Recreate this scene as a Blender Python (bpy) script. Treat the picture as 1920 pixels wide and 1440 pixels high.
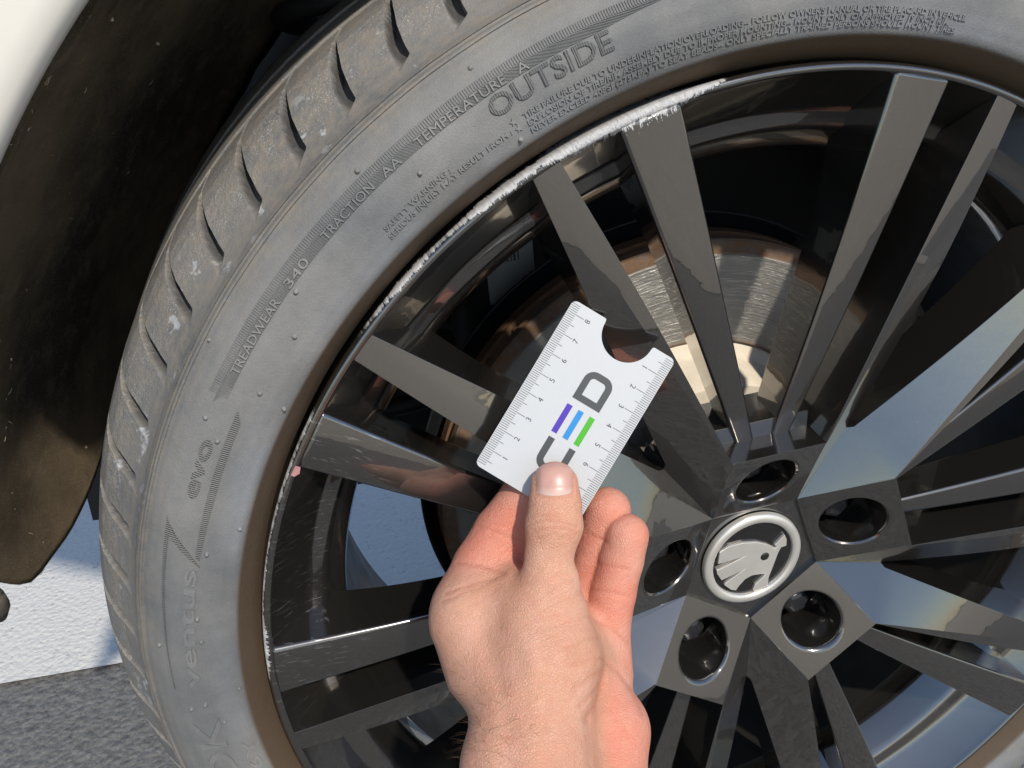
import bpy, bmesh, math, random
import numpy as np
from mathutils import Vector, Matrix
from mathutils.bvhtree import BVHTree
random.seed(7); rng = np.random.default_rng(7)
S = bpy.context.scene
for o in list(bpy.data.objects): bpy.data.objects.remove(o)
COL = S.collection
PI = math.pi; RAD = math.radians

# ------------------------------------------------------------------ camera
HUB_H = 0.33                                   # wheel centre above the ground
# wheel frame (x along the car, y up, z out of the wheel face) -> world
def W(x, y, z): return Vector((x, -z, y + HUB_H))
ROW = np.array([[0.966352, 0.0, 0.257223], [-0.111288, -0.901562, 0.418092], [0.231903, -0.432650, -0.871226]])
CPOS = np.array([-0.230386, 0.297433, 0.333551])
FPX = 1650.0                                   # focal length for a 1920 px wide picture
cd = bpy.data.cameras.new('camera'); cam = bpy.data.objects.new('camera', cd); COL.objects.link(cam)
def wdir(v): return Vector((v[0], -v[2], v[1]))
r_, u_, b_ = wdir(ROW[0]), wdir(-ROW[1]), wdir(-ROW[2])
m = Matrix((r_, u_, b_)).transposed().to_4x4(); m.translation = W(*CPOS); cam.matrix_world = m
cd.sensor_width = 36.0; cd.lens = FPX / 1920 * 36; cd.clip_start = 0.01; cd.clip_end = 500
S.camera = cam

# ------------------------------------------------------------------ sky, sun, exposure
SUN_EL, SUN_AZ = 45.0, 279.0                    # azimuth of the sun in the XY plane, degrees from +X
wd = bpy.data.worlds.new('World'); S.world = wd; wd.use_nodes = True
nt = wd.node_tree; nt.nodes.clear()
sky = nt.nodes.new('ShaderNodeTexSky'); sky.sky_type = 'NISHITA'; sky.sun_disc = False
sky.sun_elevation = RAD(SUN_EL); sky.sun_rotation = RAD(90 - SUN_AZ); sky.air_density = 1.0; sky.dust_density = 0.5; sky.altitude = 0; sky.ozone_density = 1.0
bg = nt.nodes.new('ShaderNodeBackground'); bg.inputs[1].default_value = 0.10
wo = nt.nodes.new('ShaderNodeOutputWorld'); nt.links.new(sky.outputs[0], bg.inputs[0]); nt.links.new(bg.outputs[0], wo.inputs[0])
sl = bpy.data.lights.new('sun', 'SUN'); sl.energy = 2.4; sl.angle = RAD(2.0); sl.color = (1.0, 0.92, 0.80)
so = bpy.data.objects.new('sun', sl); COL.objects.link(so)
sd = Vector((math.cos(RAD(SUN_AZ)) * math.cos(RAD(SUN_EL)), math.sin(RAD(SUN_AZ)) * math.cos(RAD(SUN_EL)), math.sin(RAD(SUN_EL))))
so.rotation_euler = sd.to_track_quat('Z', 'Y').to_euler(); so.location = sd * 5
S.view_settings.view_transform = 'Standard'; S.view_settings.look = 'None'
S.view_settings.gamma = 1.0; S.view_settings.exposure = 0.62; S.view_settings.use_curve_mapping = False
S.render.engine = 'CYCLES'
S.cycles.use_denoising = True; S.cycles.max_bounces = 8; S.cycles.caustics_reflective = False; S.cycles.caustics_refractive = False

# ------------------------------------------------------------------ node helpers
class NT:
    def __init__(s, name, **kw):
        s.m = bpy.data.materials.new(name); s.m.use_nodes = True; s.t = s.m.node_tree; s.n = s.t.nodes
        s.p = s.n['Principled BSDF']
        for k, v in kw.items(): s.set(k.replace('_', ' '), v)
    def set(s, k, v):
        k = {'Base': 'Base Color', 'Rough': 'Roughness', 'Coat': 'Coat Weight', 'SSS': 'Subsurface Weight'}.get(k, k)
        i = s.p.inputs[k]
        if hasattr(v, 'links'): s.t.links.new(v, i)
        elif isinstance(v, (tuple, list)) and len(v) == 3 and i.type == 'RGBA': i.default_value = (*v, 1)
        else: i.default_value = v
    def _in(s, i, v):
        if hasattr(v, 'links'): s.t.links.new(v, i)
        elif isinstance(v, (tuple, list)) and i.type == 'RGBA' and len(v) == 3: i.default_value = (*v, 1)
        else: i.default_value = v
    def math(s, op, a, b=0.0, c=0.0, clamp=False):
        n = s.n.new('ShaderNodeMath'); n.operation = op; n.use_clamp = clamp
        for i, v in enumerate((a, b, c)): s._in(n.inputs[i], v)
        return n.outputs[0]
    def mix(s, f, a, b):
        n = s.n.new('ShaderNodeMix'); n.data_type = 'RGBA'
        s._in(n.inputs[0], f); s._in(n.inputs[6], a); s._in(n.inputs[7], b); return n.outputs[2]
    def ramp(s, f, a, b, lo=0.0, hi=1.0):
        n = s.n.new('ShaderNodeMapRange'); n.clamp = True
        for i, v in enumerate((f, a, b, lo, hi)): s._in(n.inputs[i], v)
        return n.outputs[0]
    def pos(s):
        return s.n.new('ShaderNodeNewGeometry').outputs['Position']
    def objc(s): return s.n.new('ShaderNodeTexCoord').outputs['Object']
    def scale(s, v, sc):
        n = s.n.new('ShaderNodeVectorMath'); n.operation = 'MULTIPLY'; s._in(n.inputs[0], v); n.inputs[1].default_value = sc; return n.outputs[0]
    def noise(s, v, sc, det=4.0, rough=0.55, dist=0.0, col=False):
        n = s.n.new('ShaderNodeTexNoise'); s._in(n.inputs['Vector'], v)
        n.inputs['Scale'].default_value = sc; n.inputs['Detail'].default_value = det; n.inputs['Roughness'].default_value = rough; n.inputs['Distortion'].default_value = dist
        return n.outputs['Color' if col else 'Fac']
    def voro(s, v, sc, feat='F1', rnd=1.0):
        n = s.n.new('ShaderNodeTexVoronoi'); n.feature = feat; s._in(n.inputs['Vector'], v); n.inputs['Scale'].default_value = sc; n.inputs['Randomness'].default_value = rnd
        return n.outputs['Distance']
    def sep(s, v):
        n = s.n.new('ShaderNodeSeparateXYZ'); s._in(n.inputs[0], v); return n.outputs
    def comb(s, x, y, z):
        n = s.n.new('ShaderNodeCombineXYZ')
        for i, v in enumerate((x, y, z)): s._in(n.inputs[i], v)
        return n.outputs[0]
    def attr(s, name):
        n = s.n.new('ShaderNodeAttribute'); n.attribute_name = name; return n.outputs['Fac']
    def bump(s, h, strength=0.5, dist=0.001, normal=None):
        n = s.n.new('ShaderNodeBump'); s._in(n.inputs['Height'], h); n.inputs['Strength'].default_value = strength; n.inputs['Distance'].default_value = dist
        if normal is not None: s.t.links.new(normal, n.inputs['Normal'])
        return n.outputs[0]
    def polar(s):
        """radius (m) and angle (degrees) about the wheel axle, as outputs"""
        x, y, z = s.sep(s.pos())
        zz = s.math('SUBTRACT', z, HUB_H)
        r = s.math('SQRT', s.math('ADD', s.math('MULTIPLY', x, x), s.math('MULTIPLY', zz, zz)))
        a = s.math('MULTIPLY', s.math('ARCTAN2', zz, x), 180 / PI)
        a = s.math('ADD', a, s.math('MULTIPLY', s.math('LESS_THAN', a, -90.0), 360.0))
        return r, a, y

# ------------------------------------------------------------------ materials
def mat_ground():
    k = NT('asphalt'); p = k.pos()
    v = k.voro(p, 150); n1 = k.noise(p, 95, 6, .75); n2 = k.noise(p, 3, 4); n3 = k.noise(p, 420, 3, .6)
    t = k.ramp(k.math('ADD', n1, k.math('MULTIPLY', n3, .6)), .55, 1.05)
    c = k.mix(t, (.050, .050, .050), (.235, .232, .226))
    c = k.mix(k.ramp(n2, .35, .7), c, k.mix(.35, c, (.16, .15, .14)))
    k.set('Base', c); k.set('Rough', .9)
    h = k.math('ADD', k.math('MULTIPLY', v, -1.1), n1)
    k.set('Normal', k.bump(h, .8, .0032)); return k.m
def mat_paint_line():
    k = NT('road_paint'); p = k.pos()
    n1 = k.noise(p, 120, 5, .65); n2 = k.noise(p, 300, 4, .6); v = k.voro(p, 170)
    pit = k.ramp(k.math('ADD', n1, k.math('MULTIPLY', n2, .35)), .42, .56)
    c = k.mix(pit, (.24, .235, .225), (.62, .605, .575))
    k.set('Base', c); k.set('Rough', .75)
    k.set('Normal', k.bump(k.math('ADD', k.math('ADD', n1, k.math('MULTIPLY', n2, .5)), k.math('MULTIPLY', v, -.6)), .8, .0026)); return k.m
def scuff_mask(k, r, a, p):
    """raw metal where the rim edge scraped along a kerb"""
    jag = k.noise(k.comb(k.math('MULTIPLY', a, 1.4), k.math('MULTIPLY', r, 160.0), 0.0), 1.6, 6, .75)
    fine = k.noise(k.comb(k.math('MULTIPLY', a, 6.0), k.math('MULTIPLY', r, 260.0), 0.0), 1.3, 4, .6)
    jj = k.math('ADD', jag, k.math('MULTIPLY', fine, .5))
    def zone(a0, a1, soft, depth):
        w = k.math('MULTIPLY', k.ramp(a, a0 - soft, a0 + soft), k.ramp(a, a1 + soft, a1 - soft))
        return k.math('MULTIPLY', w, depth)
    d = k.math('MAXIMUM', zone(104, 119, 3.0, .0105), zone(119, 128, 5.0, .0055))
    d = k.math('MAXIMUM', d, zone(130, 140, 4, .0030))
    d = k.math('MAXIMUM', d, zone(150, 181.5, 1.2, .0017)); d = k.math('MAXIMUM', d, zone(174, 181.5, 1.5, .0045))
    lim = k.math('SUBTRACT', .2612, k.math('MULTIPLY', d, k.ramp(jj, .45, 1.02)))
    on = k.math('GREATER_THAN', d, .0006)
    return k.math('MULTIPLY', on, k.ramp(k.math('SUBTRACT', r, lim), -.0002, .0003)), jj
def mat_wheel_paint(name='wheel_paint'):
    k = NT(name); p = k.pos(); r, a, y = k.polar()
    fl = k.noise(p, 4200, 1.0); dust = k.noise(p, 900, 2, .7)
    base = k.mix(k.ramp(fl, .35, .72), (.060, .056, .052), (.140, .130, .118))
    speck = k.ramp(dust, .73, .76)
    big = k.noise(p, 22, 5, .65)
    film = k.math('MULTIPLY', k.ramp(big, .35, .85), .10)
    base = k.mix(film, base, (.16, .145, .125)); base = k.mix(k.math('MULTIPLY', speck, .6), base, (.45, .42, .38))
    # hairline scratches on the left spoke faces
    sc = k.noise(k.comb(k.math('MULTIPLY', a, 3.2), k.math('ADD', k.math('MULTIPLY', r, 60.0), k.math('MULTIPLY', a, .9)), 2.0), 1.5, 3, .6)
    sc2 = k.math('MULTIPLY', k.ramp(sc, .615, .65), k.math('MULTIPLY', k.ramp(r, .205, .235), k.math('MULTIPLY', k.ramp(a, 148, 153), k.ramp(a, 191, 186))))
    msk, jj = scuff_mask(k, r, a, p)
    raw = k.mix(k.ramp(jj, .55, 1.0), (.62, .62, .63), (.95, .94, .92))
    k.set('Base', k.mix(msk, k.mix(k.math('MULTIPLY', sc2, .7), base, (.55, .55, .55)), raw))
    k.set('Metallic', k.ramp(msk, 0, 1, .85, .2))
    rr = k.math('ADD', k.math('MULTIPLY', film, .35), .20)
    k.set('Rough', k.ramp(msk, 0, 1, rr, .5))
    k.set('Coat', k.ramp(msk, 0, 1, 1.0, 0.0)); k.set('Coat Roughness', k.math('ADD', .02, k.math('MULTIPLY', film, .25))); k.set('Coat IOR', 2.1)
    b = k.bump(k.math('MULTIPLY', jj, msk), .9, .0022)
    peel = k.bump(k.math('ADD', k.noise(p, 55, 2), k.math('MULTIPLY', k.noise(p, 300, 2), .05)), .045, .003, b)
    k.set('Normal', b); k.p.inputs['Coat Normal']; k.t.links.new(peel, k.p.inputs['Coat Normal']); return k.m
def mat_tyre(name='tyre_rubber', dark=1.0, ribs=0):
    k = NT(name); p = k.pos(); r, a, y = k.polar()
    n1 = k.noise(p, 17, 7, .68); n2 = k.noise(p, 150, 6, .75); n3 = k.noise(p, 1500, 2, .6)
    base = k.mix(k.ramp(n1, .3, .7), (.128 * dark, .133 * dark, .140 * dark), (.235 * dark, .230 * dark, .220 * dark))
    # brown road dust held by the ridge and the shoulder
    brn = k.math('MULTIPLY', k.ramp(r, .302, .3125), k.ramp(n2, .38, .62))
    base = k.mix(k.math('MULTIPLY', brn, .85), base, (.25 * dark, .222 * dark, .185 * dark))
    bead = k.ramp(r, .2722, .2706)
    base = k.mix(bead, base, (.105, .073, .047))
    # pale streak next to the bead, chalky scuffs on the shoulder
    strk = k.math('MULTIPLY', k.math('MULTIPLY', k.ramp(r, .2712, .2745), k.ramp(r, .286, .276)), k.ramp(k.noise(p, 14, 4), .45, .62))
    base = k.mix(k.math('MULTIPLY', strk, .45), base, (.31, .33, .365))
    chip = k.math('MULTIPLY', k.ramp(k.noise(p, 55, 4, .75), .60, .66), k.math('MULTIPLY', k.ramp(r, .312, .318), k.ramp(r, .333, .327)))
    spk = k.math('MULTIPLY', k.ramp(n3, .60, .68), k.math('MULTIPLY', k.ramp(r, .318, .324), k.ramp(k.noise(p, 60, 3), .42, .55)))
    base = k.mix(k.math('MULTIPLY', chip, .75), base, (.52, .54, .56)); base = k.mix(k.math('MULTIPLY', spk, .7), base, (.62, .64, .66))
    base = k.mix(k.math('MULTIPLY', k.ramp(n3, .45, .62), .10), base, (.05, .05, .05))
    base = k.mix(k.math('MULTIPLY', k.attr('groove'), .8), base, (.045, .046, .048))      # unworn rubber inside the slots, darkened further to paint in their shade
    k.set('Base', base); k.set('Rough', k.ramp(n2, .3, .7, .55, .78)); k.set('Specular IOR Level', .35)
    h = k.math('ADD', k.math('MULTIPLY', n2, .5), k.math('MULTIPLY', n3, .35))
    if ribs:
        w = k.math('SINE', k.math('MULTIPLY', a, ribs)); h = k.math('ADD', h, k.math('MULTIPLY', w, .9))
    wear = k.math('MULTIPLY', k.noise(p, 420, 4, .7), k.ramp(r, .316, .326, 0.0, 1.6)); h = k.math('ADD', h, wear)
    k.set('Normal', k.bump(h, .55, .0009)); return k.m
def mat_liner():
    k = NT('felt_liner'); p = k.pos()
    n1 = k.noise(p, 9, 5, .6); n2 = k.noise(p, 420, 4, .8, 2.0); n3 = k.noise(p, 70, 5, .7)
    fib = k.noise(k.scale(p, (1, 1, 1.6)), 330, 4, .75, 5.0)
    c = k.mix(k.ramp(n1, .38, .66), (.10, .08, .06), (.36, .275, .175))
    c = k.mix(k.math('MULTIPLY', k.ramp(n3, .5, .75), .55), c, (.42, .33, .22))
    c = k.mix(k.math('MULTIPLY', k.ramp(fib, .56, .68), .7), c, (.72, .60, .45))
    k.set('Base', c); k.set('Rough', 1.0); k.set('Specular IOR Level', .1)
    k.set('Normal', k.bump(k.math('ADD', n2, k.math('ADD', fib, n3)), 1.0, .004)); return k.m
def mat_skin():
    k = NT('skin'); p = k.objc()
    pk = k.attr('pink'); n1 = k.noise(p, 35, 5, .6); n2 = k.noise(p, 120, 4, .65)
    c = k.mix(k.ramp(n1, .35, .68), (.60, .300, .195), (.68, .385, .27))
    c = k.mix(k.math('MULTIPLY', k.ramp(n2, .45, .72), .5), c, (.64, .27, .19)); c = k.mix(k.math('MULTIPLY', k.ramp(k.noise(p, 60, 3), .52, .72), .4), c, (.74, .47, .36))
    pkc = k.mix(k.ramp(n1, .35, .65), (.70, .255, .175), (.73, .36, .265))
    c = k.mix(pk, c, pkc)
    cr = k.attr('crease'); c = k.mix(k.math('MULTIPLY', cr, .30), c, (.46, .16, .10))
    k.set('Base', c); k.set('Rough', k.ramp(n2, .3, .7, .40, .56)); k.set('Specular IOR Level', .42)
    k.set('SSS', .22); k.set('Subsurface Radius', (1.0, .35, .18)); k.set('Subsurface Scale', .004)
    v = k.voro(k.scale(p, (1, 1.0, 1)), 950, 'DISTANCE_TO_EDGE'); fine = k.noise(p, 1400, 3, .6)
    x, y, z = k.sep(p)
    wr = k.noise(k.comb(k.math('MULTIPLY', x, .22), k.math('MULTIPLY', y, .6), k.math('ADD', z, k.math('MULTIPLY', x, -.25))), 520, 4, .7, .8)
    h = k.math('ADD', k.math('MULTIPLY', k.ramp(v, 0, .16), .5), k.math('ADD', k.math('MULTIPLY', wr, 1.9), k.math('MULTIPLY', fine, .3)))
    k.set('Normal', k.bump(h, .6, .0008)); return k.m
def flat(name, col, rough=.5, metal=0.0, nscale=0, amp=.3, bmp=0.0, **kw):
    k = NT(name)
    if nscale:
        n = k.noise(k.pos(), nscale, 5, .65)
        k.set('Base', k.mix(n, tuple(c * (1 - amp) for c in col), tuple(min(1, c * (1 + amp)) for c in col)))
        k.set('Rough', k.ramp(n, .3, .7, max(0.02, rough - .08), min(1, rough + .08)))
        if bmp: k.set('Normal', k.bump(n, .6, bmp))
    else: k.set('Base', col); k.set('Rough', rough)
    k.set('Metallic', metal)
    for kk, v in kw.items(): k.set(kk.replace('_', ' '), v)
    return k.m
def mat_disc():
    k = NT('brake_disc_metal'); p = k.pos(); r, a, y = k.polar()
    ring = k.noise(k.comb(k.math('MULTIPLY', r, 1500.0), k.math('MULTIPLY', a, .012), 0.0), 1.0, 5, .75)
    n = k.noise(p, 160, 5, .7)
    rust = k.math('MAXIMUM', k.ramp(r, .1475, .1495), k.ramp(r, .0985, .0965))
    rust = k.math('MULTIPLY', rust, k.ramp(n, .25, .6, .55, 1.0))
    c = k.mix(ring, (.22, .215, .20), (.52, .50, .46)); c = k.mix(k.math('MULTIPLY', k.ramp(n, .62, .7), .5), c, (.10, .08, .06))
    rc = k.mix(n, (.085, .042, .020), (.30, .17, .09))
    k.set('Base', k.mix(rust, c, rc)); k.set('Metallic', k.ramp(rust, 0, 1, .7, .05)); k.set('Rough', k.ramp(rust, 0, 1, .30, .9))
    k.set('Normal', k.bump(k.math('ADD', ring, k.math('MULTIPLY', n, k.ramp(rust, 0, 1, .05, .8))), .8, .0008)); return k.m
MAT = dict(
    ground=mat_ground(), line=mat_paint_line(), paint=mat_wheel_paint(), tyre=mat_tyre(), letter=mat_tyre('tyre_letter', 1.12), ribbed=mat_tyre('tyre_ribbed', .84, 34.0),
    hatch=mat_tyre('tyre_hatch', .92), liner=mat_liner(), skin=mat_skin(), disc=mat_disc(),
    body=flat('white_car_paint', (.74, .715, .655), .35, 0, 45, .05, Coat_Weight=.6, Coat_Roughness=.08),
    chrome=flat('satin_chrome', (.80, .77, .71), .33, .65, 60, .06), capblack=flat('cap_black', (.012, .011, .011), .18, 0, 300, .3, Coat_Weight=.8),
    black=flat('black_plastic', (.018, .018, .020), .25, 0, 300, .4), hat=flat('disc_hat_coating', (.74, .66, .54), .8, 0, 90, .2, .001),
    steel=flat('dark_steel', (.022, .024, .028), .55, .5, 120, .5, .001), rust=flat('rusty_edge', (.16, .085, .045), .9, 0, 200, .55, .001),
    caliper=flat('cast_caliper', (.13, .115, .095), .7, .5, 150, .4, .002), rubber=flat('bellows_rubber', (.02, .02, .022), .6, 0, 200, .3),
    card=flat('white_card_plastic', (.50, .515, .53), .42, 0, 500, .02), ink=flat('black_ink', (.025, .025, .03), .5), grey=flat('grey_ink', (.042, .048, .052), .5),
    purple=flat('purple_ink', (.050, .014, .36), .5), blue=flat('blue_ink', (.002, .21, .55), .5), green=flat('green_ink', (.045, .37, .006), .5),
    barrel=flat('barrel_coating', (.035, .032, .029), .42, .4, 60, .4), reflector=flat('reflector_concrete', (.40, .36, .30), .9, 0, 6, .25, .002), fibre=flat('felt_fibre', (.50, .40, .28), .95, 0, 120, .5), label=flat('paper_label', (.55, .53, .47), .8, 0, 200, .15), print=flat('label_print', (.10, .09, .08), .8),
    nail=None, hair=flat('arm_hair', (.09, .045, .022), .5), chip=flat('touch_of_red', (.45, .22, .22), .7))
k = NT('fingernail'); n = k.noise(k.objc(), 300, 3)
ny = k.attr('vv')
k.set('Base', k.mix(k.ramp(ny, .74, .95), k.mix(n, (.52, .29, .24), (.58, .34, .29)), (.64, .44, .38))); k.set('Rough', .36); k.set('SSS', .15); k.set('Subsurface Scale', .002); k.set('Coat', .0)
MAT['nail'] = k.m

# ------------------------------------------------------------------ object helpers
def tag(o, label=None, cat=None, group=None, kind=None):
    if label: o['label'] = label
    if cat: o['category'] = cat
    if group: o['group'] = group
    if kind: o['kind'] = kind
    return o
def mesh(name, vs, fs, smooth=True):
    me = bpy.data.meshes.new(name); me.from_pydata([tuple(v) for v in vs], [], [tuple(f) for f in fs]); me.update()
    bm = bmesh.new(); bm.from_mesh(me); bmesh.ops.remove_doubles(bm, verts=bm.verts, dist=1e-6); bmesh.ops.recalc_face_normals(bm, faces=bm.faces); bm.to_mesh(me); bm.free()
    if smooth: me.shade_smooth()
    return me
def put(name, me, mat, parent=None, bevel=0, seg=2, ang=25, wn=True):
    o = bpy.data.objects.new(name, me); COL.objects.link(o)
    if mat is not None and not me.materials: me.materials.append(mat)
    if parent is not None: o.parent = parent
    if bevel:
        b = o.modifiers.new('bevel', 'BEVEL'); b.width = bevel; b.segments = seg; b.limit_method = 'ANGLE'; b.angle_limit = RAD(ang); b.harden_normals = False
        if wn: w_ = o.modifiers.new('wn', 'WEIGHTED_NORMAL'); w_.keep_sharp = True; w_.weight = 60
    return o
def empty(name, loc, rot=(0, 0, 0)):
    o = bpy.data.objects.new(name, None); COL.objects.link(o); o.location = loc; o.rotation_euler = rot; o.empty_display_size = .02; return o
def sharp(me, deg=30):
    me.set_sharp_from_angle(angle=RAD(deg)); return me
def revolve(prof, a0=0, a1=360, n=180, close=True):
    """prof: (r, z) list, swept about the z axis of the wheel frame"""
    full = abs(a1 - a0) >= 359.9; vs = []; fs = []; k = len(prof); cnt = n if full else n + 1
    for i in range(cnt):
        a = RAD(a0 + (a1 - a0) * i / n)
        for r, z in prof: vs.append((r * math.cos(a), r * math.sin(a), z))
    for i in range(n):
        j = (i + 1) % cnt
        for q in range(k - 1): fs.append((i * k + q, j * k + q, j * k + q + 1, i * k + q + 1))
    return vs, fs
def box(x0, x1, y0, y1, z0, z1):
    v = [(x, y, z) for z in (z0, z1) for y in (y0, y1) for x in (x0, x1)]
    return v, [(0, 2, 3, 1), (4, 5, 7, 6), (0, 1, 5, 4), (2, 6, 7, 3), (0, 4, 6, 2), (1, 3, 7, 5)]
def merge(parts):
    V = []; F = []
    for v, f in parts:
        o = len(V); V += list(v); F += [tuple(i + o for i in q) for q in f]
    return V, F
def tube(path, rad, n=10, cap=True):
    path = [Vector(p) for p in path]; V = []; F = []
    up = Vector((.13, .37, .91))
    for i, p in enumerate(path):
        t = (path[min(i + 1, len(path) - 1)] - path[max(i - 1, 0)]).normalized(); a = t.cross(up).normalized(); b = t.cross(a)
        r = rad[i] if isinstance(rad, (list, tuple)) else rad
        for q in range(n): V.append(p + a * (r * math.cos(2 * PI * q / n)) + b * (r * math.sin(2 * PI * q / n)))
    for i in range(len(path) - 1):
        for q in range(n): F.append((i * n + q, i * n + (q + 1) % n, (i + 1) * n + (q + 1) % n, (i + 1) * n + q))
    if cap: F.append(tuple(range(n))); F.append(tuple(range((len(path) - 1) * n, len(path) * n)))
    return V, F
def pol(r, a, z=0.0): return Vector((r * math.cos(RAD(a)), r * math.sin(RAD(a)), z))

# ------------------------------------------------------------------ the ground
g = put('pavement', mesh('pavement', [(-150, -150, 0), (150, -150, 0), (150, 150, 0), (-150, 150, 0)], [(0, 1, 2, 3)], False), MAT['ground']); tag(g, kind='structure')
g = put('road_marking', mesh('road_marking', [(-6, .407, .004), (6, .407, .004), (6, 1.45, .004), (-6, 1.45, .004)], [(0, 1, 2, 3)], False), MAT['line']); tag(g, kind='structure')
g = put('reflector_paving', mesh('reflector_paving', [(-30, -30, .004), (30, -30, .004), (30, -.95, .004), (-30, -.95, .004)], [(0, 1, 2, 3)], False), MAT['reflector']); tag(g, kind='structure')  # added unseen behind the camera for beige reflections and warm bounce on the wheel

# ------------------------------------------------------------------ the car round the wheel
WROT = (PI / 2, 0, 0)                              # wheel frame -> world
car = empty('car', (0, 0, HUB_H), WROT)
tag(car, 'white car body with its dark felt-lined wheel arch, brake and suspension behind the black wheel', 'car')
ACX, ACY, AR = .0212, .0212, .4035                  # the arch is centred a little above the axle
fp = [(.004, -.030), (.0015, -.012), (-.0006, .002), (.0004, .0085), (.0035, .0125), (.010, .0138), (.04, .014), (.10, .010), (.16, .004), (.22, -.006)]
vs = []; fs = []; NA = 120; a0, a1 = 40, 150
for i in range(NA + 1):
    a = RAD(a0 + (a1 - a0) * i / NA)
    for dr, z in fp: vs.append((ACX + (AR + dr) * math.cos(a), ACY + (AR + dr) * math.sin(a), z))
K = len(fp)
for i in range(NA):
    for q in range(K - 1): fs.append((i * K + q, i * K + q + 1, (i + 1) * K + q + 1, (i + 1) * K + q))
fe = put('fender', mesh('fender', vs, fs), MAT['body'], car); fe.modifiers.new('t', 'SOLIDIFY').thickness = .0015
# liner with a raw lower edge
lp = [(.4065, -.029), (.4055, -.045), (.4035, -.06), (.400, -.08), (.3965, -.10), (.393, -.12), (.3875, -.14), (.383, -.16), (.3775, -.18), (.372, -.20), (.367, -.22), (.362, -.24), (.350, -.27), (.335, -.295)]
vs = []; fs = []; NA = 150
for i in range(NA + 1):
    t = i / NA
    for r, z in lp:
        yend = np.interp(-z, [0, .03, .06, .1, .12, .15, .185, .215, .25, .3], [.09, .065, .034, -.006, -.003, -.005, .003, .022, .045, .07])
        ae = 180 + math.degrees(math.asin(-(yend - ACY * .5) / r)); a = RAD(6 + (ae - 6) * t)
        w = .0012 * math.sin(i * .9 + z * 60) * math.sin(i * .37) + .003 * math.sin(a * 9) * (abs(z) > .1)
        vs.append(((ACX * .5) + (r + w) * math.cos(a), ACY * .5 + (r + w) * math.sin(a), z))
K = len(lp)
for i in range(NA):
    for q in range(K - 1): fs.append((i * K + q, i * K + q + 1, (i + 1) * K + q + 1, (i + 1) * K + q))
li = put('wheel_arch_liner', mesh('liner', vs, fs), MAT['liner'], car); li['label'] = 'dirty brown felt lining inside the wheel arch'
ss = li.modifiers.new('s', 'SUBSURF'); ss.levels = 1; ss.render_levels = 1; li.modifiers.new('t', 'SOLIDIFY').thickness = .004
vs, fs = tube([(-.3985, -.002, -.092), (-.4005, -.013, -.097), (-.402, -.022, -.100)], [.005, .0065, .004], 12)
put('liner_tab', mesh('tab', vs, fs), MAT['caliper'], car)
# fibres and grit caught in the felt
parts = []; lm_ = li.data; cand = [v for v in lm_.vertices if v.co.x < -.25 and v.co.y < .30 and v.co.z > -.22]
for q in range(650):
    v = cand[rng.integers(len(cand))]; nrm = Vector((-v.co.x, -v.co.y, .15)).normalized(); p = v.co + Vector(rng.normal(0, .004, 3)) ; p = p - nrm * ((p - v.co).dot(nrm)) + nrm * .0022
    d = Vector(rng.normal(0, 1, 3)); d = (d - nrm * d.dot(nrm)).normalized(); L = rng.uniform(.0015, .006); side = nrm.cross(d) * L * rng.uniform(-.5, .5)
    if q % 6 == 0: parts.append(tube([p - d * .0008, p + nrm * .0005, p + d * .0009], [.0004, rng.uniform(.0006, .0013), .0004], 5))
    else: parts.append(tube([p, p + d * L * .5 + side * .6 + nrm * .0009, p + d * L + nrm * .0004], [.00016, .00014, .0001], 4, False))
o = put('felt_fibres', mesh('felt_fibres', *merge(parts)), MAT['fibre'], li); o['kind'] = 'stuff'
# inner apron closing the wheel house
vs = []; fs = []
for i in range(41):
    x = -.40 + .82 * i / 40; top = math.sqrt(max(0, .385 ** 2 - (x - ACX) ** 2)); vs += [(x, ACY + top, -.304), (x, -.098, -.308)]
fs = [(2 * i, 2 * i + 1, 2 * i + 3, 2 * i + 2) for i in range(40)]
put('inner_apron', mesh('apron', vs, fs), MAT['rubber'], car)
# brake disc: two rings with vanes between, and the pale hat
def ring_profile(r0, r1, z0, z1): return [(r0, z0), (r1, z0), (r1, z1), (r0, z1), (r0, z0)]
dz = -.100
vs, fs = revolve([(.0955, dz - .002), (.0962, dz), (.1478, dz), (.1486, dz - .0008), (.1555, dz - .0012), (.1570, dz - .0025), (.1570, dz - .009), (.0955, dz - .009), (.0955, dz - .002)], n=160)
bd = put('brake_disc', sharp(mesh('brake_disc', vs, fs), 35), MAT['disc'], car); bd['label'] = 'grooved brake disc with a rusty rim'
vs, fs = revolve(ring_profile(.0965, .1572, dz - .026, dz - .017), n=160)
put('rear_plate', sharp(mesh('rear_plate', vs, fs)), MAT['rust'], bd)
vs, fs = merge([([Vector(Matrix.Rotation(RAD(i * 9), 3, 'Z') @ Vector(p)) for p in box(.10, .155, -.0015, .0015, dz - .0175, dz - .0085)[0]], box(0, 1, 0, 1, 0, 1)[1]) for i in range(40)])
put('vane', mesh('vane', vs, fs, False), MAT['rust'], bd)
vs, fs = revolve([(.0958, dz - .004), (.0945, dz - .002), (.0880, dz + .0005), (.0862, dz + .003), (.0850, dz + .030), (.0820, dz + .034), (.03, dz + .034), (.03, dz + .030)], n=120)
put('disc_hat', sharp(mesh('hat', vs, fs), 40), MAT['hat'], bd)
# backing shield
vs, fs = revolve([(.06, -.150), (.15, -.146), (.163, -.140), (.166, -.132)], 60, 300, 90)
put('dust_shield', mesh('shield', vs, fs), MAT['steel'], car).modifiers.new('t', 'SOLIDIFY').thickness = .0015
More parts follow.
